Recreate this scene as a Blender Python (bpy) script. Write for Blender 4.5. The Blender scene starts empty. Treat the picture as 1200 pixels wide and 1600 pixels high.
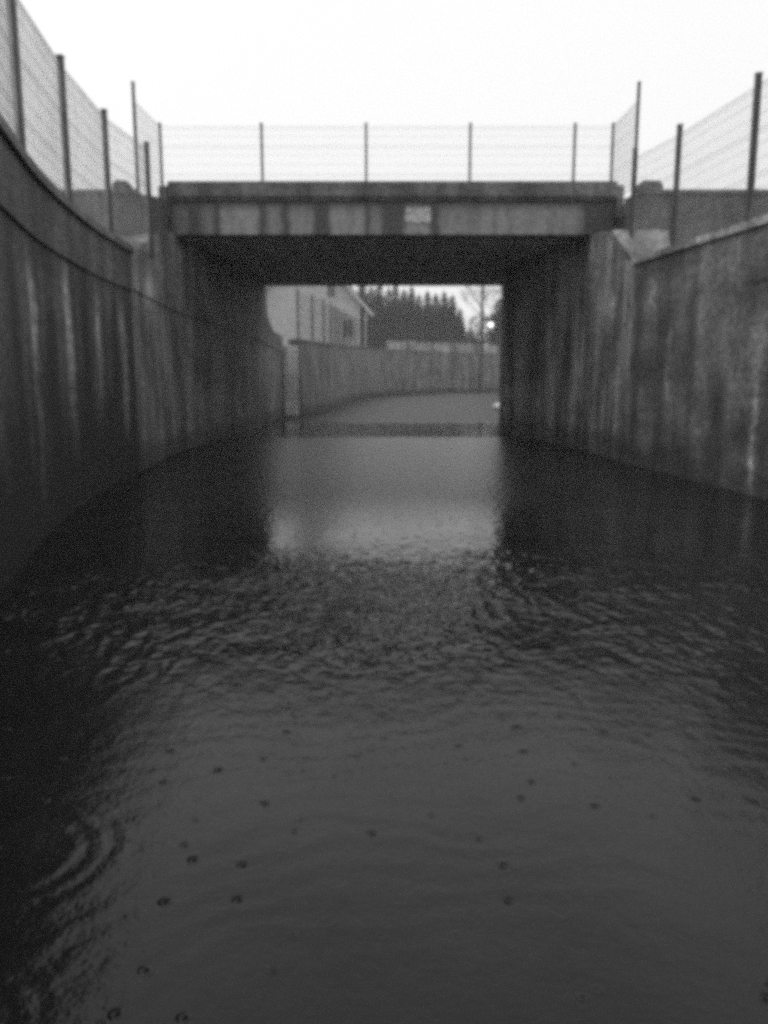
import bpy, bmesh, math, random
from mathutils import Vector, Matrix
R = math.radians
sc = bpy.context.scene
C = sc.collection
random.seed(7)

# ------------------------------------------------------------------ camera
H_EYE = 1.55
PITCH = math.atan(215 / 1280)
cam = bpy.data.cameras.new('camera')
camo = bpy.data.objects.new('camera', cam)
C.objects.link(camo)
camo.location = (0, 0, H_EYE)
camo.rotation_euler = (R(90) - PITCH, 0, 0)
cam.sensor_fit = 'VERTICAL'
cam.sensor_height = 36
cam.lens = 28.8
cam.clip_start = 0.05
cam.clip_end = 3000
cam.dof.use_dof = True            # the photograph is slightly out of focus everywhere
cam.dof.focus_distance = 2.2
cam.dof.aperture_fstop = 3.2
sc.camera = camo

# ------------------------------------------------------------------ sky, sun, exposure
SUN_EL, SUN_AZ = R(52), R(-60)    # veiled sun, high on the left
w = bpy.data.worlds.new('World')
sc.world = w
w.use_nodes = True
nt = w.node_tree
nt.nodes.clear()
sky = nt.nodes.new('ShaderNodeTexSky')
sky.sky_type = 'NISHITA'
sky.sun_disc = False
sky.sun_elevation = SUN_EL
sky.sun_rotation = SUN_AZ
sky.dust_density = 4
bw = nt.nodes.new('ShaderNodeRGBToBW')
mx = nt.nodes.new('ShaderNodeMix')
mx.data_type = 'RGBA'
mx.inputs[0].default_value = 0.8          # an even overcast
mx.inputs[7].default_value = (12.3, 12.3, 12.3, 1)
bg = nt.nodes.new('ShaderNodeBackground')
bg.inputs['Strength'].default_value = 0.1
wo = nt.nodes.new('ShaderNodeOutputWorld')
nt.links.new(sky.outputs[0], bw.inputs[0])
nt.links.new(bw.outputs[0], mx.inputs[6])
nt.links.new(mx.outputs[2], bg.inputs[0])
nt.links.new(bg.outputs[0], wo.inputs[0])
sl = bpy.data.lights.new('sun', 'SUN')
sl.energy = 0.6
sl.angle = R(35)
sl.color = (1, 1, 1)
so = bpy.data.objects.new('sun', sl)
C.objects.link(so)
d = Vector((math.sin(SUN_AZ) * math.cos(SUN_EL), math.cos(SUN_AZ) * math.cos(SUN_EL), math.sin(SUN_EL)))
so.rotation_euler = d.to_track_quat('Z', 'Y').to_euler()
so.location = (0, 0, 40)

sc.view_settings.view_transform = 'Standard'
sc.view_settings.look = 'None'
sc.view_settings.gamma = 1
sc.view_settings.exposure = 0
sc.render.film_transparent = False
try:
    sc.cycles.use_denoising = False       # the photograph is a grainy low light picture
    sc.cycles.filter_width = 4.6
    sc.cycles.use_adaptive_sampling = False
    sc.cycles.max_bounces = 6
    sc.cycles.caustics_reflective = True
    sc.cycles.sample_clamp_indirect = 4
    sc.cycles.caustics_refractive = False
except Exception:
    pass

# ------------------------------------------------------------------ materials
class NT:
    def __init__(s, name):
        s.m = bpy.data.materials.new(name)
        s.m.use_nodes = True
        s.t = s.m.node_tree
        s.p = s.t.nodes['Principled BSDF']
    def n(s, typ, **kw):
        x = s.t.nodes.new(typ)
        for k, v in kw.items():
            setattr(x, k, v)
        return x
    def l(s, a, b):
        s.t.links.new(a, b)
    def math(s, op, a, b=None, c=None, clamp=False):
        x = s.n('ShaderNodeMath', operation=op, use_clamp=clamp)
        for i, v in enumerate((a, b, c)):
            if v is None:
                continue
            if isinstance(v, (int, float)):
                x.inputs[i].default_value = v
            else:
                s.l(v, x.inputs[i])
        return x.outputs[0]
    def mapr(s, v, a, b, c=0, d=1, smooth=True):
        x = s.n('ShaderNodeMapRange')
        if smooth:
            x.interpolation_type = 'SMOOTHSTEP'
        s.l(v, x.inputs[0])
        for i, q in enumerate((a, b, c, d)):
            x.inputs[i + 1].default_value = q
        return x.outputs[0]
    def scale(s, vec, sx, sy, sz=1):
        x = s.n('ShaderNodeMapping')
        x.inputs['Scale'].default_value = (sx, sy, sz)
        s.l(vec, x.inputs[0])
        return x.outputs[0]
    def noise(s, vec, sc_, det=4, rough=0.55, dist=0):
        x = s.n('ShaderNodeTexNoise')
        x.inputs['Scale'].default_value = sc_
        x.inputs['Detail'].default_value = det
        x.inputs['Roughness'].default_value = rough
        x.inputs['Distortion'].default_value = dist
        s.l(vec, x.inputs['Vector'])
        return x.outputs[0]
    def grey(s, v):
        x = s.n('ShaderNodeCombineColor')
        for i in range(3):
            s.l(v, x.inputs[i])
        s.l(x.outputs[0], s.p.inputs['Base Color'])
    def bump(s, h, dist=0.01, strength=1):
        x = s.n('ShaderNodeBump')
        x.inputs['Distance'].default_value = dist
        x.inputs['Strength'].default_value = strength
        s.l(h, x.inputs['Height'])
        s.l(x.outputs[0], s.p.inputs['Normal'])


def plain(name, v, rough=0.7, metal=0.0, vary=0.25, scale=3.0):
    k = NT(name)
    co = k.n('ShaderNodeTexCoord').outputs['Object']
    f = k.mapr(k.noise(co, scale), 0.3, 0.7, v * (1 - vary), v * (1 + vary))
    k.grey(f)
    k.p.inputs['Roughness'].default_value = rough
    k.p.inputs['Metallic'].default_value = metal
    return k.m


def concrete(name, base, lo=0.45, hi=1.5, streak=0.5, pale=(), dark=(), tide=0.5, joints=None, rough=0.75, crack=None, low_dark=None):
    """weathered concrete on UV = (metres along, metres up). pale/dark: (u, half width, v0, v1, gain)"""
    k = NT(name)
    uv = k.n('ShaderNodeUVMap').outputs[0]
    sp = k.n('ShaderNodeSeparateXYZ')
    k.l(uv, sp.inputs[0])
    U, V = sp.outputs[0], sp.outputs[1]
    n1 = k.noise(uv, 0.8, 5, 0.6)
    n2 = k.noise(k.scale(uv, 2.6, 0.28), 1.0, 4, 0.6, 0.25)   # runs of water down the face
    n3 = k.noise(uv, 9, 5, 0.65)
    n4 = k.noise(uv, 60, 3, 0.6)
    a = k.mapr(n1, 0.32, 0.68, lo, hi)
    b = k.mapr(n2, 0.36, 0.64, 1 - streak, 1 + streak)
    c = k.mapr(n3, 0.3, 0.72, 0.6, 1.45)
    v = k.math('MULTIPLY', k.math('MULTIPLY', a, b), c)
    v = k.math('MULTIPLY', v, k.mapr(n4, 0.35, 0.65, 0.85, 1.12))
    wob = k.math('MULTIPLY_ADD', k.noise(k.scale(uv, 0.4, 1.3), 1.2, 3), 0.34, -0.17)
    Uw = k.math('ADD', U, wob)
    tot = None
    for (u0, hw, v0, v1, g) in list(pale) + [(a_, b_, c_, d_, -e_) for (a_, b_, c_, d_, e_) in dark]:
        du = k.math('ABSOLUTE', k.math('SUBTRACT', Uw, u0))
        m = k.mapr(du, hw, 0.15 * hw, 0, 1)
        m = k.math('MULTIPLY', m, k.mapr(V, v0 - 0.25, v0 + 0.3, 0, 1))
        m = k.math('MULTIPLY', m, k.mapr(V, v1 + 0.25, v1 - 0.3, 0, 1))
        m = k.math('MULTIPLY', m, k.mapr(n3, 0.25, 0.6, 0.5, 1.1))
        m = k.math('MULTIPLY', m, g)
        tot = m if tot is None else k.math('ADD', tot, m)
    if tot is not None:
        v = k.math('MULTIPLY', v, k.math('MAXIMUM', k.math('ADD', tot, 1.0), 0.15))
    if joints:
        per, wid, dk = joints
        fr = k.math('ABSOLUTE', k.math('SUBTRACT', k.math('FRACT', k.math('DIVIDE', U, per)), 0.5))
        v = k.math('MULTIPLY', v, k.mapr(fr, wid / per, wid / per * 0.4, 1, dk))
    if tide:
        wt = k.math('MULTIPLY_ADD', k.noise(uv, 1.7, 3), 0.5, tide - 0.25)
        dd = k.math('SUBTRACT', V, wt)
        v = k.math('MULTIPLY', v, k.mapr(dd, -0.12, 0.22, 0.45, 1))
    if crack:
        u0, u1, v0, amp = crack
        cv = k.math('MULTIPLY_ADD', k.noise(k.scale(uv, 1.5, 0), 1.0, 5, 0.7), amp, v0 - amp / 2)
        q = k.mapr(k.math('ABSOLUTE', k.math('SUBTRACT', V, cv)), 0.015, 0.035, 1, 0)
        q = k.math('MULTIPLY', q, k.mapr(U, u0, u0 + 0.3))
        q = k.math('MULTIPLY', q, k.mapr(U, u1, u1 - 0.3))
        v = k.math('MULTIPLY', v, k.math('SUBTRACT', 1, k.math('MULTIPLY', q, 0.75)))
    if low_dark:  # face gets darker towards the foot, with an uneven edge
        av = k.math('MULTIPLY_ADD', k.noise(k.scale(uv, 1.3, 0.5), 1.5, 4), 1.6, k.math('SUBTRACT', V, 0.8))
        v = k.math('MULTIPLY', v, k.mapr(av, 0.2, low_dark[0], low_dark[1], 1))
    v = k.math('MULTIPLY', v, base)
    v = k.math('MAXIMUM', v, 0.012)
    k.grey(v)
    k.p.inputs['Roughness'].default_value = rough
    h = k.math('ADD', k.math('MULTIPLY', n3, 0.7), k.math('MULTIPLY', n4, 0.3))
    k.bump(h, 0.035, 1.0)
    return k.m


M = {}
# arc length along the left wall is 0 at its near end
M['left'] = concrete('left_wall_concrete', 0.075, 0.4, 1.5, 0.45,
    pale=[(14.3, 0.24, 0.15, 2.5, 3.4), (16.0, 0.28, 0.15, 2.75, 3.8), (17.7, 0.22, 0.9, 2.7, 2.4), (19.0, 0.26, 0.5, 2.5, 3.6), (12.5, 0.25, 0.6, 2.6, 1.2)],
    dark=[(15.15, 0.5, 0.2, 2.3, 0.75), (16.9, 0.45, 0.2, 2.5, 0.7), (13.4, 0.5, 0.2, 2.5, 0.6), (18.4, 0.4, 0.2, 2.5, 0.6), (11.4, 0.7, 0.2, 2.4, 0.5)], low_dark=(2.6, 0.13))
M['band'] = concrete('parapet_band_concrete', 0.09, 0.7, 1.3, 0.35, tide=0)
M['right'] = concrete('right_wall_concrete', 0.12, 0.35, 1.7, 0.2, pale=[(16.75, 0.10, 0.1, 1.5, 2.2), (16.9, 0.35, 1.2, 2.3, 0.7), (19.2, 0.12, 1.2, 2.3, 1.0), (19.9, 0.2, 2.6, 3.1, 0.9), (18.0, 0.3, 0.3, 1.2, 0.6)], dark=[(20.45, 0.3, 0.1, 3.3, 0.55), (19.4, 0.25, 0.2, 1.2, 0.4), (17.7, 0.35, 0.3, 1.6, 0.5), (16.4, 0.25, 1.2, 2.0, 0.4), (15.2, 0.5, 0.3, 2.2, 0.4)],
    tide=0.3, joints=(4.1, 0.14, 0.6), crack=(14.2, 17.3, 2.72, 0.6))
M['abut'] = concrete('abutment_concrete', 0.21, 0.45, 1.5, 0.6, tide=0.4, joints=(2.4, 0.12, 0.6), pale=[(1.1, 0.25, 2.6, 3.1, 1.1), (2.55, 0.08, 2.6, 3.1, 1.5)])
M['abutL'] = concrete('left_abutment_concrete', 0.17, 0.55, 1.4, 0.5, tide=0.3, pale=[(1.2, 0.7, 2.85, 3.15, 2.0), (0.3, 0.5, 2.8, 3.1, 1.2)])
M['far'] = concrete('far_wall_concrete', 0.17, 0.7, 1.3, 0.45, tide=0.25, joints=(3.1, 0.16, 0.6))
M['pale'] = concrete('pale_concrete', 0.6, 0.8, 1.2, 0.2, tide=0)
M['apron'] = concrete('apron_concrete', 0.27, 0.5, 1.4, 0.3, tide=0)
M['side'] = concrete('approach_wall_concrete', 0.10, 0.75, 1.25, 0.35, tide=0, joints=(2.6, 0.1, 0.75))
M['lip'] = concrete('parapet_beam_concrete', 0.13, 0.75, 1.25, 0.3, tide=0)
M['soffit'] = concrete('soffit_concrete', 0.6, 0.75, 1.25, 0.3, tide=0)


def fascia():
    """girder face: bleached bays between dirty bands; UV u = metres from left end"""
    k = NT('girder_face_concrete')
    uv = k.n('ShaderNodeUVMap').outputs[0]
    sp = k.n('ShaderNodeSeparateXYZ')
    k.l(uv, sp.inputs[0])
    U, V = sp.outputs[0], sp.outputs[1]
    s = 0.01263
    wob = k.math('MULTIPLY_ADD', k.noise(uv, 4, 3), 0.16, -0.08)
    Uw = k.math('ADD', U, wob)
    bays = [(270, 292, .5), (312, 334, .6), (343, 405, 1.1), (414, 440, .8), (452, 491, .9), (516, 570, 1.0), (578, 598, .8), (632, 673, 1.0), (686, 775, .95), (772, 860, 1.0), (855, 914, .95)]
    tot = None
    for a, b, g in bays:
        a, b = (a - 264) * s, (b - 264) * s
        m = k.math('MULTIPLY', k.mapr(Uw, a - .06, a + .08), k.mapr(Uw, b + .06, b - .08))
        m = k.math('MULTIPLY', m, g)
        tot = m if tot is None else k.math('MAXIMUM', tot, m)
    n1 = k.noise(k.scale(uv, 3, 0.6), 1.2, 4)
    n3 = k.noise(uv, 11, 5)
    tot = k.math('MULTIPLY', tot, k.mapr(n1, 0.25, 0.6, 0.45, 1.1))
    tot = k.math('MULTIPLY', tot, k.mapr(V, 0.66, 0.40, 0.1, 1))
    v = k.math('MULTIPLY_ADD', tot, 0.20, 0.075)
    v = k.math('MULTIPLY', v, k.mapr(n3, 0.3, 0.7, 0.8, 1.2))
    k.grey(v)
    k.p.inputs['Roughness'].default_value = 0.8
    k.bump(n3, 0.015, 0.8)
    return k.m


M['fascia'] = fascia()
M['metal'] = plain('galvanised_post', 0.06, 0.5, 0.3)
M['wire'] = plain('mesh_wire', 0.35, 0.5, 0.2)
M['darkwire'] = plain('dark_mesh_wire', 0.06, 0.6)
M['earth'] = plain('channel_mud', 0.03, 0.9)
M['asphalt'] = plain('asphalt', 0.05, 0.85, scale=8)
M['clap'] = None
M['roofing'] = plain('roof_felt', 0.09, 0.85)
M['trim'] = plain('white_trim_paint', 0.62, 0.6, vary=0.1)
M['glass'] = plain('window_glass', 0.02, 0.12)
M['bark'] = plain('bark', 0.035, 0.9)
M['twig'] = plain('twig_bark', 0.14, 0.9)
M['wood'] = plain('dark_timber', 0.06, 0.85)
M['board'] = plain('pale_boards', 0.42, 0.8, vary=0.45, scale=1.1)


def grass():
    k = NT('rough_grass')
    co = k.n('ShaderNodeTexCoord').outputs['Object']
    n = k.noise(co, 0.5, 6, 0.7)
    k.grey(k.mapr(n, 0.3, 0.7, 0.035, 0.09))
    k.p.inputs['Roughness'].default_value = 0.95
    k.bump(k.noise(co, 14, 4, 0.7), 0.06, 1)
    return k.m
M['grass'] = grass()


def needles():
    k = NT('spruce_needles')
    co = k.n('ShaderNodeTexCoord').outputs['Object']
    n = k.noise(co, 1.3, 3)
    k.grey(k.mapr(n, 0.3, 0.7, 0.02, 0.045))
    k.p.inputs['Roughness'].default_value = 0.9
    return k.m
M['needles'] = needles()


def clapboard():
    k = NT('pale_clapboard')
    co = k.n('ShaderNodeTexCoord').outputs['Object']
    sp = k.n('ShaderNodeSeparateXYZ')
    k.l(co, sp.inputs[0])
    fr = k.math('FRACT', k.math('DIVIDE', sp.outputs[2], 0.19))
    n = k.noise(co, 2.0, 4)
    v = k.mapr(n, 0.3, 0.7, 0.48, 0.62)
    v = k.math('MULTIPLY', v, k.mapr(fr, 0.0, 0.1, 0.6, 1))
    k.grey(v)
    k.p.inputs['Roughness'].default_value = 0.7
    k.bump(fr, 0.02, 1)
    return k.m
M['clap'] = clapboard()


def water():
    k = NT('rippled_water')
    g = k.n('ShaderNodeNewGeometry')
    P = g.outputs['Position']
    sp = k.n('ShaderNodeSeparateXYZ')
    k.l(P, sp.inputs[0])
    X, Y = sp.outputs[0], sp.outputs[1]
    big = k.noise(P, 0.55, 3)
    Yw = k.math('MULTIPLY_ADD', big, 1.2, k.math('SUBTRACT', Y, 0.6))
    # amplitude of the wind ripples (metres) by place: choppy shallows, a calm strip under the far side of the bridge
    chop = k.math('MULTIPLY', k.mapr(Yw, 3.3, 5.6), k.mapr(Yw, 7.6, 5.8))
    calm = k.math('MULTIPLY', k.mapr(Yw, 20.2, 21.0), k.mapr(Yw, 27.4, 26.4))
    far = k.mapr(Yw, 26.6, 27.6)
    mid = k.math('MULTIPLY', k.mapr(Yw, 7, 11), k.math('SUBTRACT', 1, calm))
    h1 = k.math('MULTIPLY', k.noise(k.scale(P, 1.0, 0.5), 9, 2, 0.4, 0.4), k.math('MULTIPLY', k.math('MULTIPLY_ADD', chop, 0.015, 0.0026), k.math('SUBTRACT', 1, calm)))
    h2 = k.math('MULTIPLY', k.noise(k.scale(P, 1.0, 0.8), 17, 3, 0.6), k.math('MULTIPLY', k.math('MULTIPLY_ADD', chop, 0.005, 0.0020), k.math('SUBTRACT', 1, calm)))
    am = k.math('MULTIPLY_ADD', far, 0.012, k.math('MULTIPLY', mid, 0.009))
    h3 = k.math('MULTIPLY', k.noise(k.scale(P, 1.2, 0.7), 10, 2, 0.5), am)
    h = k.math('ADD', k.math('ADD', h1, h2), h3)
    # rain pitted cells in the choppy water and, fainter, in the foreground
    vc = k.n('ShaderNodeTexVoronoi', voronoi_dimensions='2D', feature='SMOOTH_F1')
    vc.inputs['Scale'].default_value = 9
    vc.inputs['Smoothness'].default_value = 0.5
    wn_ = k.n('ShaderNodeTexNoise'); wn_.inputs['Scale'].default_value = 6; k.l(P, wn_.inputs['Vector'])
    wv = k.n('ShaderNodeVectorMath', operation='MULTIPLY_ADD'); k.l(wn_.outputs['Color'], wv.inputs[0]); wv.inputs[1].default_value = (0.16, 0.3, 0); k.l(k.scale(P, 1.0, 0.55), wv.inputs[2])
    k.l(wv.outputs[0], vc.inputs['Vector'])
    patch = k.mapr(k.noise(P, 1.6, 3), 0.35, 0.62, 0.1, 1)
    hc = k.math('MULTIPLY', vc.outputs['Distance'], k.math('MULTIPLY', patch, k.math('MULTIPLY_ADD', chop, 0.026, 0.0)))
    h = k.math('ADD', h, hc)
    pit = k.math('MULTIPLY', k.noise(P, 38, 3, 0.6), k.mapr(Yw, 5.0, 3.8, 0, 0.0016))
    h = k.math('ADD', h, pit)
    # wading rings spreading from where the photographer stands
    def ring(cx, cy, wl, r0, r1, amp, nz=0.0):
        dx = k.math('SUBTRACT', X, cx)
        dy = k.math('SUBTRACT', Y, cy)
        r = k.math('SQRT', k.math('ADD', k.math('MULTIPLY', dx, dx), k.math('MULTIPLY', dy, dy)))
        rr = k.math('MULTIPLY_ADD', big, nz, r) if nz else r
        s_ = k.math('SINE', k.math('MULTIPLY', rr, 2 * math.pi / wl))
        m = k.math('MULTIPLY', k.mapr(r, r0 * 0.6, r0), k.mapr(r, r1, r1 * 0.6))
        return k.math('MULTIPLY', k.math('MULTIPLY', s_, m), amp)
    h = k.math('ADD', h, ring(0.35, 0.9, 0.16, 1.4, 3.6, 0.0004, 1.4))
    h = k.math('ADD', h, ring(-1.22, 2.45, 0.085, 0.22, 0.46, 0.0006))
    h = k.math('ADD', h, ring(-1.05, 1.72, 0.08, 0.16, 0.34, 0.0005))
    # rain drops
    vo = k.n('ShaderNodeTexVoronoi', voronoi_dimensions='2D')
    vo.inputs['Scale'].default_value = 4.9
    k.l(P, vo.inputs['Vector'])
    sel = k.n('ShaderNodeSeparateColor')
    k.l(vo.outputs['Color'], sel.inputs[0])
    on = k.math('MULTIPLY', k.mapr(sel.outputs[0], 0.3, 0.7), k.mapr(sel.outputs[1], 0.0, 1.0, 0.2, 0.85))
    rd = vo.outputs['Distance']
    dr = k.math('MULTIPLY', k.mapr(rd, 0.15, 0.02), k.math('COSINE', k.math('MULTIPLY', rd, 50)))
    h = k.math('ADD', h, k.math('MULTIPLY', k.math('MULTIPLY', dr, on), -0.0032))
    bp = k.n('ShaderNodeBump')
    bp.inputs['Distance'].default_value = 1.0
    bp.inputs['Strength'].default_value = 1.0
    k.l(h, bp.inputs['Height'])
    k.l(bp.outputs[0], k.p.inputs['Normal'])
    k.grey(k.mapr(k.noise(P, 1.4, 4), 0.3, 0.7, 0.006, 0.013))
    # unresolved small ripples: rougher away from the calm strip
    rg = k.math('ADD', k.math('MULTIPLY', mid, 0.21), k.math('MULTIPLY', far, 0.2))
    k.l(k.math('ADD', rg, 0.07), k.p.inputs['Roughness'])
    k.p.inputs['IOR'].default_value = 1.33
    k.p.inputs['Specular IOR Level'].default_value = 0.44
    return k.m
M['water'] = water()


# ------------------------------------------------------------------ helpers
def link(name, me, mat, parent=None):
    o = bpy.data.objects.new(name, me)
    C.objects.link(o)
    if mat is not None:
        me.materials.append(mat)
    if parent is not None:
        o.parent = parent
        o.matrix_parent_inverse = Matrix.Identity(4)
    return o

def obj(name, bm, mat, parent=None):
    me = bpy.data.meshes.new(name)
    bmesh.ops.recalc_face_normals(bm, faces=bm.faces)
    if parent is not None and parent.location.length > 0:
        bmesh.ops.translate(bm, verts=bm.verts, vec=-parent.location)
    bm.to_mesh(me)
    bm.free()
    return link(name, me, mat, parent)

def thing(name, label, cat, loc=(0, 0, 0), group=None):
    o = bpy.data.objects.new(name, None)
    C.objects.link(o)
    o.empty_display_size = 0.2
    o.location = loc
    o['label'] = label
    o['category'] = cat
    if group:
        o['group'] = group
    return o

def tag(o, label, cat, group=None):
    o['label'] = label
    o['category'] = cat
    if group:
        o['group'] = group
    return o

def struct(o):
    o['kind'] = 'structure'
    return o

def box(bm, x0, x1, y0, y1, z0, z1):
    v = [bm.verts.new((x, y, z)) for x in (x0, x1) for y in (y0, y1) for z in (z0, z1)]
    for q in ((0, 1, 3, 2), (4, 6, 7, 5), (0, 4, 5, 1), (2, 3, 7, 6), (0, 2, 6, 4), (1, 5, 7, 3)):
        bm.faces.new([v[i] for i in q])

def bar(bm, a, b, r, n=4, r2=None):
    a, b = Vector(a), Vector(b)
    ax = (b - a)
    if ax.length < 1e-6:
        return
    ax.normalize()
    t = ax.orthogonal().normalized()
    if abs(ax.z) > 0.9:
        t = Vector((1, 0, 0)) - ax * ax.x
        t.normalize()
    s = ax.cross(t)
    r2 = r if r2 is None else r2
    rings = []
    for p, rr in ((a, r), (b, r2)):
        rings.append([bm.verts.new(p + (t * math.cos(q) + s * math.sin(q)) * rr) for q in [2 * math.pi * (i + .5) / n for i in range(n)]])
    for i in range(n):
        bm.faces.new((rings[0][i], rings[0][(i + 1) % n], rings[1][(i + 1) % n], rings[1][i]))
    bm.faces.new(rings[0][::-1])
    bm.faces.new(rings[1])

def box_uv(bm):
    """u = along the longer plan direction, v = height (top faces: depth)"""
    uv = bm.loops.layers.uv.verify()
    for f in bm.faces:
        f.normal_update()
        n = f.normal
        for lp in f.loops:
            p = lp.vert.co
            if abs(n.z) > 0.7:
                lp[uv].uv = (p.x, p.y)
            elif abs(n.x) > abs(n.y):
                lp[uv].uv = (p.y, p.z)
            else:
                lp[uv].uv = (p.x, p.z)

def smooth_poly(pts, step=0.5):
    """Catmull-Rom through (x, y, ...) points"""
    out = []
    n = len(pts)
    for i in range(n - 1):
        p0 = pts[max(i - 1, 0)]; p1 = pts[i]; p2 = pts[i + 1]; p3 = pts[min(i + 2, n - 1)]
        L = math.dist(p1[:2], p2[:2])
        m = max(1, int(L / step))
        for j in range(m):
            t = j / m
            out.append(tuple(0.5 * (2 * b + (c - a) * t + (2 * a - 5 * b + 4 * c - d_) * t * t + (3 * b - a - 3 * c + d_) * t ** 3)
                             for a, b, c, d_ in zip(p0, p1, p2, p3)))
    out.append(tuple(pts[-1]))
    return out

def offset(pts, dist):
    """offset plan polyline to its left by dist"""
    out = []
    for i, p in enumerate(pts):
        a = pts[max(i - 1, 0)]; b = pts[min(i + 1, len(pts) - 1)]
        tx, ty = b[0] - a[0], b[1] - a[1]
        l = math.hypot(tx, ty)
        out.append((p[0] - ty / l * dist, p[1] + tx / l * dist) + tuple(p[2:]))
    return out

def wall_bm(pts, z0, ztops, d0, d1, u0=0.0, zbots=None, nv=1, rough=0.0):
    """wall along pts; section from offset d0 (face) to d1 (back); z0..ztop(i)"""
    bm = bmesh.new()
    uv = bm.loops.layers.uv.verify()
    A = offset(pts, d0); B = offset(pts, d1)
    us = [u0]
    for i in range(1, len(pts)):
        us.append(us[-1] + math.dist(pts[i][:2], pts[i - 1][:2]))
    rnd = random.Random(3)
    rows = []
    for i in range(len(pts)):
        zt = ztops[i] if hasattr(ztops, '__len__') else ztops
        zb = zbots[i] if zbots else z0
        jt = rnd.uniform(-rough, rough)
        r = []
        for (x, y) in (A[i][:2], B[i][:2]):
            for z in (zb, zt + jt):
                r.append(bm.verts.new((x, y, z)))
        rows.append(r)
    def quad(vs, uvs):
        f = bm.faces.new(vs)
        for lp, q in zip(f.loops, uvs):
            lp[uv].uv = q
    th = abs(d1 - d0)
    for i in range(len(pts) - 1):
        a, b = rows[i], rows[i + 1]
        ua, ub = us[i], us[i + 1]
        quad((a[0], b[0], b[1], a[1]), ((ua, a[0].co.z), (ub, b[0].co.z), (ub, b[1].co.z), (ua, a[1].co.z)))
        quad((a[1], b[1], b[3], a[3]), ((ua, 0), (ub, 0), (ub, th), (ua, th)))
        quad((a[3], b[3], b[2], a[2]), ((ua, a[3].co.z), (ub, b[3].co.z), (ub, b[2].co.z), (ua, a[2].co.z)))
        quad((a[2], b[2], b[0], a[0]), ((ua, 0), (ub, 0), (ub, th), (ua, th)))
    for r, u in ((rows[0], us[0]), (rows[-1], us[-1])):
        quad((r[0], r[1], r[3], r[2]), ((u, r[0].co.z), (u, r[1].co.z), (u + th, r[3].co.z), (u + th, r[2].co.z)))
    return bm

def along(pts, s):
    acc = 0
    for i in range(len(pts) - 1):
        L = math.dist(pts[i][:2], pts[i + 1][:2])
        if acc + L >= s:
            t = (s - acc) / L
            return tuple(a + (b - a) * t for a, b in zip(pts[i], pts[i + 1]))
        acc += L
    return pts[-1]

def at_y(pts, y):
    for i in range(len(pts) - 1):
        if (pts[i][1] - y) * (pts[i + 1][1] - y) <= 0:
            t = (y - pts[i][1]) / ((pts[i + 1][1] - pts[i][1]) or 1)
            return tuple(a + (b - a) * t for a, b in zip(pts[i], pts[i + 1]))
    return pts[-1]

# ------------------------------------------------------------------ plan of the channel
LEFT = smooth_poly([(0.1, -6.0), (-0.75, -2.0), (-1.45, 0.8), (-1.95, 2.6), (-2.42, 4.4), (-2.76, 5.7), (-3.04, 6.85), (-3.37, 8.22), (-3.63, 9.73), (-3.83, 11.34), (-3.95, 13.2)], 0.4)
ABL = smooth_poly([(-3.95, 13.2), (-4.12, 15.1), (-4.19, 17.0), (-3.95, 20.0), (-3.75, 26.6), (-3.9, 32.0)], 0.6)
FAR = smooth_poly([(-3.2, 31.9, 2.88), (-2.45, 38, 2.95), (-2.2, 46, 3.15), (-1.8, 54, 3.38), (-0.7, 61.5, 3.48), (1.6, 68, 3.5), (5.2, 74, 3.5), (9.6, 79, 3.5), (20, 88, 3.5), (42, 101, 3.5), (90, 122, 3.5)], 1.5)
RIGHT = smooth_poly([(6.6, -6.0), (5.9, 0.5), (5.3, 5.8), (4.84, 10.2), (4.56, 12.3), (4.29, 14.55)], 0.5)
ABR = [(4.29, 14.55), (4.24, 15.7), (4.2, 16.9), (3.97, 18.2), (3.70, 19.6), (3.46, 21.2), (3.36, 22.6)]
FARR = smooth_poly([(3.36, 22.6), (4.3, 26.0), (5.6, 32), (8.6, 42), (14, 54), (24, 68), (44, 84), (92, 104)], 1.5)
for P_ in (RIGHT, ABR, FARR):
    pass

# ------------------------------------------------------------------ the setting
def sheet(name, poly, z, mat, depth=0.0):
    bm = bmesh.new()
    vs = [bm.verts.new((x, y, z)) for x, y in poly]
    f = bm.faces.new(vs)
    f.normal_update()
    if f.normal.z < 0:
        f.normal_flip()
    if depth:
        r = bmesh.ops.extrude_face_region(bm, geom=[f])
        bmesh.ops.translate(bm, verts=[v for v in r['geom'] if isinstance(v, bmesh.types.BMVert)], vec=(0, 0, -depth))
    bmesh.ops.triangulate(bm, faces=bm.faces[:])
    return struct(obj(name, bm, mat))

sheet('ground', [(-1500, -1500), (1500, -1500), (1500, 1500), (-1500, 1500)], -0.6, M['earth'])
sheet('water', [(-14, -14), (95, -14), (95, 130), (-14, 130)], 0.0, M['water'])
lp_ = [p[:2] for p in offset(LEFT, 0.3)] + [p[:2] for p in offset(ABL, 0.3)][1:] + [p[:2] for p in offset(FAR, 0.3)][1:]
sheet('left_bank', [(-200, -6)] + lp_ + [(600, 340), (600, 900), (-600, 900), (-600, -6)], 2.62, M['grass'], 3.3)
rp_ = [p[:2] for p in offset(RIGHT, -0.3)] + [p[:2] for p in offset(ABR, -0.3)][1:] + [p[:2] for p in offset(FARR, -0.3)][1:]
sheet('right_bank', rp_ + [(600, 322), (600, -6)], 3.3, M['grass'], 3.95)

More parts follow.
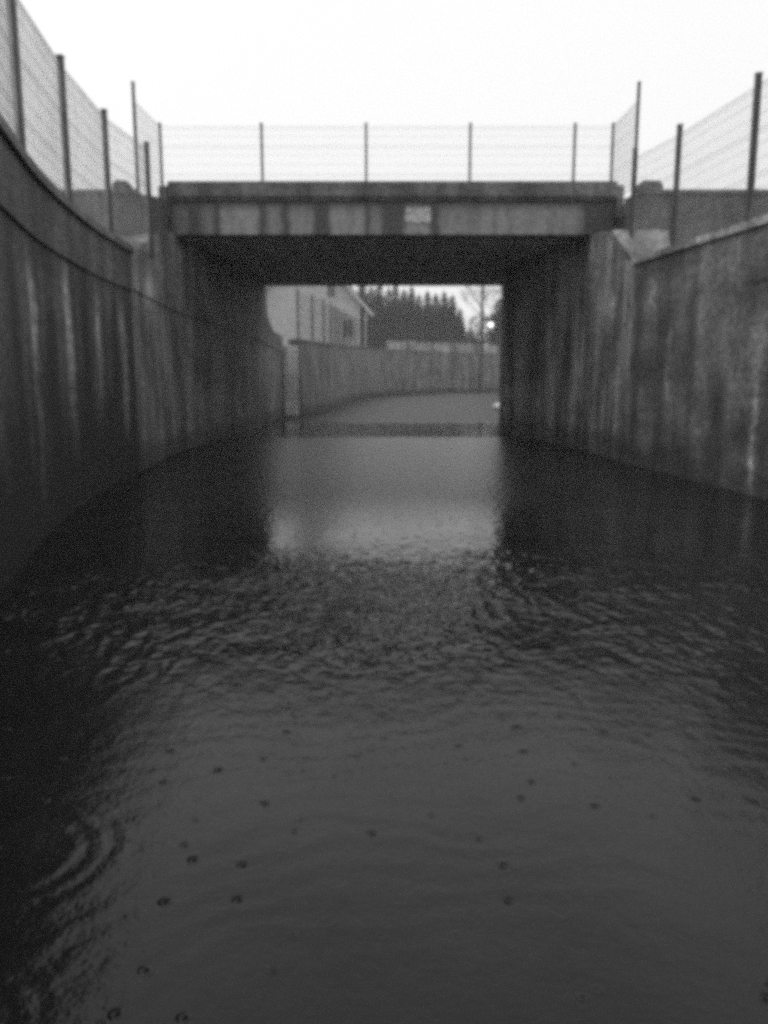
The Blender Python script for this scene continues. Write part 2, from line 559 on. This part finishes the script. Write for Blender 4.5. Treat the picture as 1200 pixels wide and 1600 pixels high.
# ------------------------------------------------------------------ left retaining wall
def retaining(name, label, pts, ztop, side, mat, coping=None, band=None, u0=0.0, zb=-0.5):
    t = thing(name, label, 'wall', (pts[0][0], pts[0][1], 0))
    zs = ztop if hasattr(ztop, '__len__') else [ztop] * len(pts)
    if band:
        lo, proud = band
        obj('wall_face', wall_bm(pts, zb, [z - lo for z in zs], 0, side * 0.45, u0), mat, t)
        obj('parapet_band', wall_bm(pts, 0, [z - 0.1 for z in zs], -side * proud, side * 0.40, u0, [z - lo + 0.002 for z in zs]), M['band'], t)
    else:
        obj('wall_face', wall_bm(pts, zb, [z - 0.1 for z in zs], 0, side * 0.45, u0), mat, t)
    obj('coping', wall_bm(pts, 0, zs, -side * ((band[1] if band else 0) + 0.05), side * 0.48, u0, [z - 0.098 for z in zs]), M[coping or 'lip'], t)
    return t

retaining('retaining_wall', 'curving stained concrete wall with pale lime streaks down its face, nearest on the left', LEFT, 3.5, 1, M['left'], 'lip', (0.66, 0.03))
retaining('retaining_wall', 'blotchy cracked concrete wall with a pale top edge, nearest on the right', RIGHT, 3.5, -1, M['right'], 'apron')
tf = retaining('retaining_wall', 'long streaked concrete wall curving across beyond the bridge, below the house', FAR, [p[2] for p in FAR], 1, M['far'], 'lip')
bm = bmesh.new(); box(bm, -3.86, -3.28, 31.75, 32.4, -0.5, 2.62); bmesh.ops.bevel(bm, geom=bm.edges[:], offset=0.03, segments=2, affect='EDGES'); box_uv(bm)
obj('end_pillar', bm, M['pale'], tf)
retaining('retaining_wall', 'short glimpse of concrete wall turning away right behind the right abutment', FARR, 3.5, -1, M['far'], 'lip')

# ------------------------------------------------------------------ bridge
YF, YB = 17.0, 26.6
ZS = 4.29
br = thing('road_bridge', 'concrete girder road bridge spanning the channel between two abutments', 'bridge', (0, YF, 0))

def uvbox(x0, x1, y0, y1, z0, z1, bev=0.0, cut=0):
    b = bmesh.new()
    box(b, x0, x1, y0, y1, z0, z1)
    if bev:
        bmesh.ops.bevel(b, geom=b.edges[:], offset=bev, segments=2, affect='EDGES')
    bmesh.ops.recalc_face_normals(b, faces=b.faces)
    box_uv(b)
    return b

XL, XR = -4.25, 4.66
# front girder: UV u measured from its left end, v from its bottom
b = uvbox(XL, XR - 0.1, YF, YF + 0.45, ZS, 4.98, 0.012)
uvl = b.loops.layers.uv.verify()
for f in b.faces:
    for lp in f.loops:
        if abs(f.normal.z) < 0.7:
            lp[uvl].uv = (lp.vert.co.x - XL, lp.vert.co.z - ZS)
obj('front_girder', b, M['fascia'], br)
obj('parapet_beam', uvbox(XL - 0.0, XR - 0.08, YF - 0.13, YF + 0.36, 4.983, 5.285, 0.02), M['lip'], br)
obj('drip_ledge', uvbox(XL + 0.02, XR - 0.12, YF - 0.07, YF - 0.002, 4.93, 4.981, 0.008), M['lip'], br)
obj('parapet_end', uvbox(XR - 0.077, XR + 0.06, YF - 0.11, YF + 0.36, 4.6, 5.215, 0.02), M['lip'], br)
obj('parapet_end', uvbox(XL - 0.18, XL - 0.003, YF - 0.11, YF + 0.36, 4.6, 5.205, 0.02), M['lip'], br)
obj('cheek_wall', uvbox(XR - 0.097, XR + 0.42, YF + 0.08, YF + 0.42, 3.9, 4.72, 0.01), M['side'], br)
obj('cheek_wall', uvbox(XL - 0.4, XL - 0.003, YF + 0.08, YF + 0.42, 3.9, 4.595, 0.01), M['side'], br)
obj('plate', uvbox(0.42, 0.92, YF - 0.022, YF - 0.002, 4.52, 4.80, 0.004), M['pale'], br)
nb = 8
for i in range(nb):
    y = YF + 1.25 + i * (YB - YF - 2.0) / (nb - 1)
    obj('cross_beam', uvbox(XL - 0.2, XR + 0.1, y - 0.24, y + 0.24, ZS + 0.03, 4.66, 0.01), M['soffit'], br)
obj('deck_slab', uvbox(XL - 0.3, XR + 0.3, YF + 0.452, YB - 0.02, 4.663, 4.90), M['soffit'], br)
obj('rear_girder', uvbox(XL, XR, YB - 0.4, YB, ZS, 4.66, 0.012), M['soffit'], br)
obj('rear_parapet', uvbox(XL, XR, YB - 0.3, YB + 0.12, 4.903, 5.2, 0.02), M['lip'], br)
obj('road_surface', uvbox(XL - 0.3, XR + 0.3, YF + 0.46, YB - 0.31, 4.903, 4.95), M['asphalt'], br)
# abutments: rise from the wall top to the girder seat
def seat(pts, y0, y1):
    out = []
    for p in pts:
        k = min(1, max(0, (p[1] - y0) / (y1 - y0)))
        z = 3.5 + (ZS - 0.005 - 3.5) * k
        if p[1] > YB + 0.1:
            z = max(3.0, 3.5 - (p[1] - YB) * 0.3)
        out.append(z)
    return out
ABR2 = smooth_poly(ABR, 0.3)
ABL2 = smooth_poly([(-3.95, 13.2), (-4.12, 15.1), (-4.19, 17.0), (-3.95, 20.0), (-3.75, 26.6), (-3.9, 32.0)], 0.3)
obj('abutment', wall_bm(ABR2, -0.5, seat(ABR2, 14.9, 16.5), 0, -0.6), M['abut'], br)
LB = [2.86 - max(0, p[1] - 15) * 0.032 for p in ABL2]
obj('abutment', wall_bm(ABL2, -0.5, LB, 0, 0.6, 0, None), M['abutL'], br)
obj('abutment_band', wall_bm(ABL2, 0, seat(ABL2, 13.6, 16.3), -0.03, 0.55, 0, [z + 0.002 for z in LB]), M['abutL'], br)
# pilaster and recess at the far end of the right abutment
obj('pilaster', uvbox(3.20, 3.55, 22.2, 22.95, -0.5, ZS - 0.01, 0.02), M['abut'], br)
obj('pilaster', uvbox(3.52, 3.86, 20.0, 20.45, -0.5, ZS - 0.01, 0.02), M['abut'], br)
obj('pilaster', uvbox(4.12, 4.42, 16.95, 17.25, -0.5, ZS - 0.01, 0.02), M['abut'], br)

# embankments that carry the road up to the bridge
def bank(name, x0, x1):
    return struct(obj(name, uvbox(x0, x1, 15.42, 27.2, 2.5, 4.68), M['grass']))
bank('left_embankment', -160, -4.72)
bank('right_embankment', 5.0, 160)
for nm, x0, x1 in (('left_road', -160, XL - 0.32), ('right_road', XR + 0.32, 160)):
    struct(obj(nm, uvbox(x0, x1, 17.6, 26.2, 4.684, 4.93), M['asphalt']))

def approach(label, x0, x1, s):
    t = thing('approach_wall', label, 'wall', ((x0 + x1) / 2, 15.2, 0))
    obj('wall_face', uvbox(x0, x1, 15.1, 15.4, 2.4, 4.66, 0.01), M['side'], t)
    obj('coping', uvbox(x0 - 0.02, x1 + 0.02, 15.06, 15.44, 4.662, 4.745, 0.012), M['lip'], t)
    # return running back to the bridge parapet
    a = (x0 if s > 0 else x1)
    px = a
    q = XR + 0.2 if s > 0 else XL - 0.15
    pts = [(a + s * 0.12, 15.46), (q, 16.86)]
    obj('return_wall', wall_bm(pts, 2.5, [4.74, 4.95], 0.14, -0.14), M['side'], t)
    return t
approach('long dark concrete wall of the raised road, running off right behind the mesh fence', 4.50, 60, 1)
approach('long dark concrete wall of the raised road, running off left behind the mesh fence', -60, -4.35, -1)

# pale aprons in the notch between wall top and bridge seat
def apron(label, quad, th=0.12):
    bm = bmesh.new()
    f = [bm.verts.new(p) for p in quad]
    g = [bm.verts.new((p[0], p[1] + th, p[2] - 0.05)) for p in quad]
    bm.faces.new(f); bm.faces.new(g[::-1])
    for i in range(4):
        bm.faces.new((f[i], g[i], g[(i + 1) % 4], f[(i + 1) % 4]))
    bmesh.ops.recalc_face_normals(bm, faces=bm.faces)
    box_uv(bm)
    return tag(obj('apron', bm, M['apron']), label, 'slab')
apron('pale sloping concrete slab in the notch at the right end of the bridge', [(4.36, 14.62, 3.4), (4.98, 14.62, 3.4), (4.98, 15.0, 4.05), (4.0, 15.0, 4.05)])
apron('pale broken concrete slab in the notch at the left end of the bridge', [(-4.45, 14.0, 3.4), (-4.05, 14.0, 3.4), (-4.05, 14.9, 4.0), (-4.6, 14.9, 3.9)])

# corner blocks
def corner_block(x, label, w_):
    bm = bmesh.new()
    prof = [(-w_, 0), (w_, 0), (w_, 0.06), (w_ * 0.7, 0.15), (-w_ * 0.6, 0.16), (-w_, 0.08)]
    A_ = [bm.verts.new((x + px_, 15.1, 4.747 + pz)) for px_, pz in prof]
    B_ = [bm.verts.new((x + px_, 15.4, 4.747 + pz)) for px_, pz in prof]
    bm.faces.new(A_); bm.faces.new(B_[::-1])
    for i in range(6):
        bm.faces.new((A_[i], B_[i], B_[(i + 1) % 6], A_[(i + 1) % 6]))
    bmesh.ops.recalc_face_normals(bm, faces=bm.faces)
    box_uv(bm)
    tag(obj('concrete_block', bm, M['side']), label, 'block')
corner_block(4.68, 'squat concrete block on the wall by the tall right corner post', 0.22)
corner_block(-4.62, 'squat concrete block on the wall by the tall left corner post', 0.15)

# ------------------------------------------------------------------ welded mesh fences
def post_bm(x, y, z0, z1, r=0.032):
    bm = bmesh.new()
    box(bm, x - r, x + r, y - r, y + r, z0, z1)
    box(bm, x - r - .005, x + r + .005, y - r - .005, y + r + .005, z1 + 0.001, z1 + 0.02)
    return bm

def panel_bm(a, b, za, zb, h, wr=0.0028, gap=0.05, hr=0.20, lean=0):
    """a,b plan points; za,zb bottom heights"""
    bm = bmesh.new()
    L = math.dist(a, b)
    n = max(2, int(L / gap))
    def P(t, z, o=0.0):
        nx, ny = -(b[1] - a[1]) / L, (b[0] - a[0]) / L
        return (a[0] + (b[0] - a[0]) * t + nx * o, a[1] + (b[1] - a[1]) * t + ny * o, za + (zb - za) * t + z)
    for i in range(1, n):
        t = i / n
        bar(bm, P(t, 0.02), P(t, h), wr)
    m = int(round(h / hr))
    for j in range(m + 1):
        z = 0.03 + (h - 0.06) * j / m
        fold = j % 3 == 0 or j == m
        bar(bm, P(0, z, 0.006), P(1, z, 0.006), wr * (1.35 if fold else 0.93))
        if fold and j:
            bar(bm, P(0, z - 0.05, 0.006), P(1, z - 0.05, 0.006), wr)
    return bm

def fence(label, posts, h_post, h_mesh, zb, r=0.032, wr=0.0028, foot=0.0, skip=(), gap=0.05, tall={}, wm='wire'):
    x0, y0 = posts[0][:2]
    t = thing('mesh_fence', label, 'fence', (x0, y0, zb(posts[0])))
    for i, p in enumerate(posts):
        z = zb(p)
        obj('post', post_bm(p[0], p[1], z - foot, z + tall.get(i, h_post), r), M['metal'], t)
    for i in range(len(posts) - 1):
        if i in skip:
            continue
        a, b = posts[i], posts[i + 1]
        obj('mesh_panel', panel_bm(a[:2], b[:2], zb(a) + 0.03, zb(b) + 0.03, h_mesh, wr, gap), M[wm], t)
    return t

LO = offset(LEFT, 0.16)
lposts = [at_y(LO, y) for y in (-1.6, 0.45, 2.5, 4.55, 6.6, 8.65, 10.7, 12.75)] + [(-3.95, 14.45)]
fence('tall welded mesh fence on top of the streaked left wall, rising steeply overhead', lposts, 1.84, 1.74, lambda p: 3.5, 0.036, 0.0036)
rposts = [(5.42, 6.8), (5.08, 9.1), (4.83, 11.35), (4.60, 13.55), (4.33, 14.95)]
fence('welded mesh fence on top of the blotchy right wall with thick dark posts', rposts, 1.86, 1.72, lambda p: 3.5, 0.036, 0.0026, skip=())
YP = YF + 0.50
Zp = 4.92
def bx_(px): return (px - 600) / 1361 * 17.5
bposts = [(-4.36, 15.26)] + [(bx_(px), YP) for px in (250, 408.5, 572, 735, 898.5, 958)] + [(4.43, 15.26)]
bz = lambda p: 4.747 if p[1] < 16 else 4.953
fence('light mesh fence along the bridge deck, its two end panels turning toward the viewer', bposts, 1.55, 1.50, bz, 0.024, 0.0019, tall={0: 1.79, 7: 1.79})
# the fence that runs on along the far wall
FO = offset(FAR, 0.15)
fp = []
s = 0.3
L_tot = sum(math.dist(FO[i][:2], FO[i + 1][:2]) for i in range(len(FO) - 1))
while s < 92:
    fp.append(along(FO, s)); s += 2.5
fence('distant mesh fence along the far curving wall, seen under the bridge', fp, 1.85, 1.75, lambda p: p[2], 0.036, 0.0025, gap=0.1, wm='darkwire')

# ------------------------------------------------------------------ house beyond the far wall
YH = 66.0
GZ = 2.63
ho = thing('gabled_house', 'pale clapboard house with a steep gable roof behind the far wall', 'house', (-6.0, YH, GZ))
xl, xr, ze = -10.4, -2.0, 6.6
xp = -6.0
zr = ze + 4.7 * 1.12
bm = bmesh.new()
pf = [(xl, GZ), (xr, GZ), (xr, ze + 0.65), (xp, zr), (xl, ze + 0.35)]
A_ = [bm.verts.new((x, YH, z)) for x, z in pf]
B_ = [bm.verts.new((x, YH + 10, z)) for x, z in pf]
bm.faces.new(A_); bm.faces.new(B_[::-1])
for i in range(5):
    bm.faces.new((A_[i], B_[i], B_[(i + 1) % 5], A_[(i + 1) % 5]))
obj('wall', bm, M['clap'], ho)
def slope(x0, z0, x1, z1, th=0.18, y0=YH - 0.45, y1=YH + 10.4, name='roof', mat=M['roofing']):
    bm = bmesh.new()
    nx, nz = (z1 - z0), -(x1 - x0)
    l = math.hypot(nx, nz)
    if nz < 0:
        nx, nz = -nx, -nz
    nx, nz = nx / l * th, nz / l * th
    q = [(x0, z0), (x1, z1), (x1 + nx, z1 + nz), (x0 + nx, z0 + nz)]
    a = [bm.verts.new((x, y0, z)) for x, z in q]
    c_ = [bm.verts.new((x, y1, z)) for x, z in q]
    bm.faces.new(a); bm.faces.new(c_[::-1])
    for i in range(4):
        bm.faces.new((a[i], c_[i], c_[(i + 1) % 4], a[(i + 1) % 4]))
    return obj(name, bm, mat, ho)
rx = -0.9
rzz = zr + 0.03 - (rx - xp) * 1.12
slope(xp, zr + 0.03, rx, rzz)
lx = -11.1
slope(lx, zr + 0.03 + (lx - xp) * 1.12, xp, zr + 0.03)
slope(xp, zr - 0.2, rx, rzz - 0.2, 0.2, YH - 0.53, YH - 0.455, 'barge_board', M['trim'])
slope(lx, zr - 0.2 + (lx - xp) * 1.12, xp, zr - 0.2, 0.2, YH - 0.53, YH - 0.455, 'barge_board', M['trim'])
for (cx_, cz_, w_, h_) in ((-4.12, 8.0, 0.62, 1.1), (-2.85, 5.1, 0.85, 1.35)):
    bm = bmesh.new()
    for q in ((-w_ / 2 - .09, -w_ / 2, -h_ / 2 - .09, h_ / 2 + .09), (w_ / 2, w_ / 2 + .09, -h_ / 2 - .09, h_ / 2 + .09), (-w_ / 2, w_ / 2, h_ / 2, h_ / 2 + .09), (-w_ / 2, w_ / 2, -h_ / 2 - .09, -h_ / 2), (-.02, .02, -h_ / 2, h_ / 2)):
        box(bm, cx_ + q[0], cx_ + q[1], YH - 0.06, YH - 0.003, cz_ + q[2], cz_ + q[3])
    wn = obj('window', bm, M['trim'], ho)
    bm = bmesh.new(); box(bm, cx_ - w_ / 2, cx_ + w_ / 2, YH - 0.03, YH - 0.004, cz_ - h_ / 2, cz_ + h_ / 2)
    bmesh.ops.translate(bm, verts=bm.verts, vec=-ho.location)
    me = bpy.data.meshes.new('pane'); bm.to_mesh(me); bm.free()
    link('pane', me, M['glass'], wn)
for xx in (xr + 0.02, ):
    bm = bmesh.new(); box(bm, xx, xx + 0.12, YH - 0.03, YH + 0.1, GZ, ze + 0.5); obj('corner_board', bm, M['trim'], ho)
bm = bmesh.new(); box(bm, -1.52, -1.34, YH - 0.1, YH + 0.1, GZ, rzz + 0.32); obj('porch_post', bm, M['trim'], ho)
bm = bmesh.new(); box(bm, xr + 0.15, -1.3, YH + 1.6, YH + 1.8, GZ, ze); obj('porch_shade_panel', bm, M['wood'], ho)  # dark panel set in for the shade of the porch recess

# pale board fence before the conifers
bf = thing('board_fence', 'long pale weathered board fence below the row of dark conifers', 'fence', (6, 90, 2.62))
for sgm in range(6):
    bm = bmesh.new()
    x = 0.2 + sgm * 2.5
    while x < 0.2 + (sgm + 1) * 2.5 - 0.1:
        y = 90 + x * 0.15
        box(bm, x, x + 0.135, y, y + 0.03, 2.62, 5.15 - 0.035 * x + random.uniform(-0.12, 0.12))
        x += 0.15
    obj('board_panel', bm, M['board'], bf)
    bm = bmesh.new(); x = 0.2 + sgm * 2.5; y = 90 + x * 0.15; box(bm, x - .08, x + .08, y - 0.14, y - 0.003, 2.62, 5.0); obj('post', bm, M['wood'], bf)

# ------------------------------------------------------------------ conifers
def conifer_meshes(seed, H, Rb):
    rnd = random.Random(seed)
    bm = bmesh.new()
    z = 0.35
    while z < H:
        k = (z - 0.35) / (H - 0.35)
        rad = Rb * (1 - k) ** 0.7 * rnd.uniform(0.75, 1.15) + 0.06
        nb_ = max(4, int(14 * (1 - k) + 4))
        a0 = rnd.uniform(0, 6.28)
        for i in range(nb_):
            a = a0 + 6.283 * i / nb_ + rnd.uniform(-.25, .25)
            L = rad * rnd.uniform(0.7, 1.15)
            nseg = max(4, int(L / 0.12))
            for j in range(nseg):
                t = (j + rnd.random()) / nseg
                r = L * t
                cz = z + 0.10 * L - 0.42 * r + 0.16 * r * r / max(L, .1)
                s = 0.55 * (1 - 0.4 * t) * (0.75 + 0.45 * (1 - k))
                p = Vector((math.cos(a) * r, math.sin(a) * r, cz))
                dirv = Vector((math.cos(a + rnd.uniform(-.9, .9)), math.sin(a + rnd.uniform(-.9, .9)), rnd.uniform(-.8, .1)))
                sd = dirv.cross(Vector((rnd.uniform(-.4, .4), rnd.uniform(-.4, .4), 1))).normalized() * s * 0.5
                q0 = bm.verts.new(p - sd); q1 = bm.verts.new(p + sd); q2 = bm.verts.new(p + dirv.normalized() * s * 1.5)
                bm.faces.new((q0, q1, q2))
        z += rnd.uniform(0.16, 0.26)
    for i in range(14):
        p = Vector((0, 0, H + 0.1)); a = rnd.uniform(0, 6.28)
        bm.faces.new([bm.verts.new(p + Vector((0.04, 0, 0.35))), bm.verts.new(p + Vector((-.03, 0, -0.3))), bm.verts.new(p + Vector((math.cos(a) * .18, math.sin(a) * .18, -0.2)))])
    cm = bpy.data.meshes.new('crown'); bm.to_mesh(cm); bm.free(); cm.materials.append(M['needles'])
    bm = bmesh.new()
    bar(bm, (0, 0, -0.2), (0.03, 0, H * 0.5), 0.17, 8, 0.09); bar(bm, (0.03, 0, H * 0.5), (0, 0, H), 0.09, 8, 0.015)
    tm = bpy.data.meshes.new('trunk'); bm.to_mesh(tm); bm.free(); tm.materials.append(M['bark'])
    return cm, tm
kinds = [conifer_meshes(11, 9.5, 2.7), conifer_meshes(23, 9.5, 2.3), conifer_meshes(37, 9.5, 3.0)]
def conifer(x, y, H, wid, kind, label, group=None):
    t = thing('conifer', label, 'tree', (x, y, 2.6), group)
    k_ = H / 9.5
    for nm, me in zip(('crown', 'trunk'), kinds[kind]):
        o = link(nm, me if me.users == 0 else me, None, t)
        o.scale = (k_ * wid, k_ * wid, k_)
    t.rotation_euler.z = random.uniform(0, 6)
# (pixel x, pixel y of the tip, distance, width)
row = [(566, 438, 108, 1.0, 'first conifer from the left of the dark row, half behind the house roof'),
       (580, 449, 112, 0.9, 'second conifer from the left of the dark row, just right of the house roof'),
       (592, 440, 104, 1.0, 'third conifer from the left of the dark row, its tip hidden by the bridge'),
       (607, 452, 110, 0.95, 'fourth conifer from the left of the dark row'),
       (618, 446, 106, 0.9, 'fifth conifer from the left of the dark row, slim'),
       (631, 455, 112, 1.05, 'sixth conifer from the left of the dark row'),
       (643, 450, 103, 0.9, 'seventh conifer from the left of the dark row, in its middle'),
       (655, 462, 109, 1.0, 'sixth conifer from the right of the dark row'),
       (668, 457, 105, 0.95, 'fifth conifer from the right of the dark row'),
       (681, 461, 108, 1.0, 'fourth conifer from the right of the dark row'),
       (694, 458, 104, 1.05, 'third conifer from the right of the dark row'),
       (707, 463, 107, 1.1, 'second conifer from the right of the dark row, wide'),
       (719, 484, 103, 1.15, 'rightmost conifer of the dark row, shorter than its neighbours')]
def ray_z(py, D):
    # height at forward distance D seen at image row py
    c_, s_ = math.cos(PITCH), math.sin(PITCH)
    u = 800 - py
    return H_EYE + D * (u * c_ - 1280 * s_) / (1280 * c_ + u * s_)
def ray_x(px, py, D):
    c_, s_ = math.cos(PITCH), math.sin(PITCH)
    return D * (px - 600) / (1280 * c_ + (800 - py) * s_)
for i, (px, py, D, wd, lb) in enumerate(row):
    conifer(ray_x(px, py, D), D, ray_z(py, D) - 2.6, wd, (i * 2 + i // 3) % 3, lb, 'row of dark conifers beyond the far wall')
conifer(ray_x(735, 530, 99), 99, ray_z(512, 99) - 2.6, 1.5, 1, 'small bushy conifer just left of the tall dark pole')
conifer(ray_x(746, 530, 101), 101, ray_z(526, 101) - 2.6, 1.9, 0, 'lowest conifer, a mere bush behind the tall dark pole')
conifer(ray_x(806, 500, 100), 100, ray_z(395, 100) - 2.6, 1.2, 2, 'dark conifer peeping out beside the right abutment')

# bare tree
def bare_tree(x, y, H, label, seed=5, top=6, cat='tree', name='bare_tree'):
    rnd = random.Random(seed)
    t = thing(name, label, cat, (x, y, 2.6))
    bt, bl = bmesh.new(), bmesh.new()
    o = Vector((x, y, 2.6))
    def grow(p, dr, L, r, dep):
        e = p + dr * L
        bar(bt if dep == 0 else bl, p, e, r, 6 if dep < 2 else 4, r * 0.7)
        if dep >= top:
            return
        for _ in range(3 if dep < 3 else 3):
            nd = (dr + Vector((rnd.uniform(-.75, .75), rnd.uniform(-.75, .75), rnd.uniform(-.15, .5)))).normalized()
            grow(p + dr * L * rnd.uniform(0.55, 1.0), nd, L * rnd.uniform(0.6, 0.82), r * 0.58, dep + 1)
    grow(o, Vector((0.02, 0, 1)), H * 0.30, 0.16, 0)
    obj('trunk', bt, M['twig'], t); obj('branches', bl, M['twig'], t)
bare_tree(ray_x(779, 500, 108), 108, 12.0, 'bare leafless tree with fine twigs between lamp and right abutment', 5, 7)

bare_tree(ray_x(729, 500, 98), 98, 7.6, 'bare leafless tree at the right end of the conifer row')

# ------------------------------------------------------------------ pole, lamp, block
bm = bmesh.new()
px_, Dp = ray_x(752, 560, 75), 75
bar(bm, (px_, Dp, -0.6), (px_, Dp, 13.5), 0.17, 12, 0.12)
pt = thing('utility_pole', 'tall dark pole standing in front of the far wall, its top hidden by the bridge', 'pole', (px_, Dp, 0))
obj('shaft', bm, M['wood'], pt)
bm = bmesh.new(); box(bm, px_ - 0.9, px_ + 0.9, Dp - 0.20, Dp - 0.13, 12.6, 12.75); obj('crossarm', bm, M['wood'], pt)
for q in (-0.75, 0.0, 0.75):
    bm = bmesh.new(); bar(bm, (px_ + q, Dp - 0.165, 12.752), (px_ + q, Dp - 0.165, 12.92), 0.05, 8, 0.03); obj('insulator', bm, M['trim'], pt)

k = NT('lit_lamp_glass')
k.p.inputs['Emission Color'].default_value = (1, 1, 1, 1)
k.p.inputs['Emission Strength'].default_value = 2
M['lamp'] = k.m
lx_, Dl, lz = ray_x(767, 508, 98), 98, ray_z(508, 98)
lt = thing('street_lamp', 'lit street lamp on a thin post right of the tall dark pole', 'street lamp', (lx_, Dl, 2.6))
bm = bmesh.new(); bar(bm, (lx_, Dl, 2.55), (lx_, Dl, lz - 0.3), 0.07, 8, 0.045); obj('lamp_post', bm, M['metal'], lt)
bm = bmesh.new(); bmesh.ops.create_uvsphere(bm, u_segments=20, v_segments=12, radius=0.30, matrix=Matrix.Translation((lx_, Dl, lz)))
for f in bm.faces: f.smooth = True
obj('lamp_globe', bm, M['lamp'], lt)
bm = bmesh.new(); bar(bm, (lx_, Dl, lz - 0.36), (lx_, Dl, lz - 0.26), 0.16, 12, 0.2); obj('collar', bm, M['metal'], lt)
bm = bmesh.new(); bar(bm, (lx_, Dl, lz + 0.32), (lx_, Dl, lz + 0.40), 0.22, 12, 0.06); obj('lamp_cap', bm, M['metal'], lt)

# pale lump set at an unexplained pale spot past the right abutment
bm = bmesh.new()
bx0, by0 = 5.25, 36.5
bmesh.ops.create_icosphere(bm, subdivisions=3, radius=0.5, matrix=Matrix.Translation((bx0, by0, 0.15)))
rnd = random.Random(2)
for v in bm.verts:
    v.co.x = bx0 + (v.co.x - bx0) * 0.9
    v.co.z = 0.12 + (v.co.z - 0.15) * 0.42
    v.co += Vector((rnd.uniform(-.03, .03), rnd.uniform(-.03, .03), rnd.uniform(-.02, .02)))
box_uv(bm)
tag(obj('pale_lump', bm, M['pale']), 'small pale boulder in the water just past the right abutment', 'lump')

# ------------------------------------------------------------------ thin haze added to lift the darks under the bridge
bm = bmesh.new(); box(bm, -90, 100, -8, 135, -1.8, 22)
hz = obj('haze', bm, None)
hz['kind'] = 'stuff'
hm = bpy.data.materials.new('haze'); hm.use_nodes = True
ht = hm.node_tree; ht.nodes.clear()
pv = ht.nodes.new('ShaderNodeVolumePrincipled'); ho_ = ht.nodes.new('ShaderNodeOutputMaterial')
pv.inputs['Color'].default_value = (0.9, 0.9, 0.9, 1)
pv.inputs['Density'].default_value = 0.0018
ht.links.new(pv.outputs[0], ho_.inputs['Volume'])
hz.data.materials.append(hm)
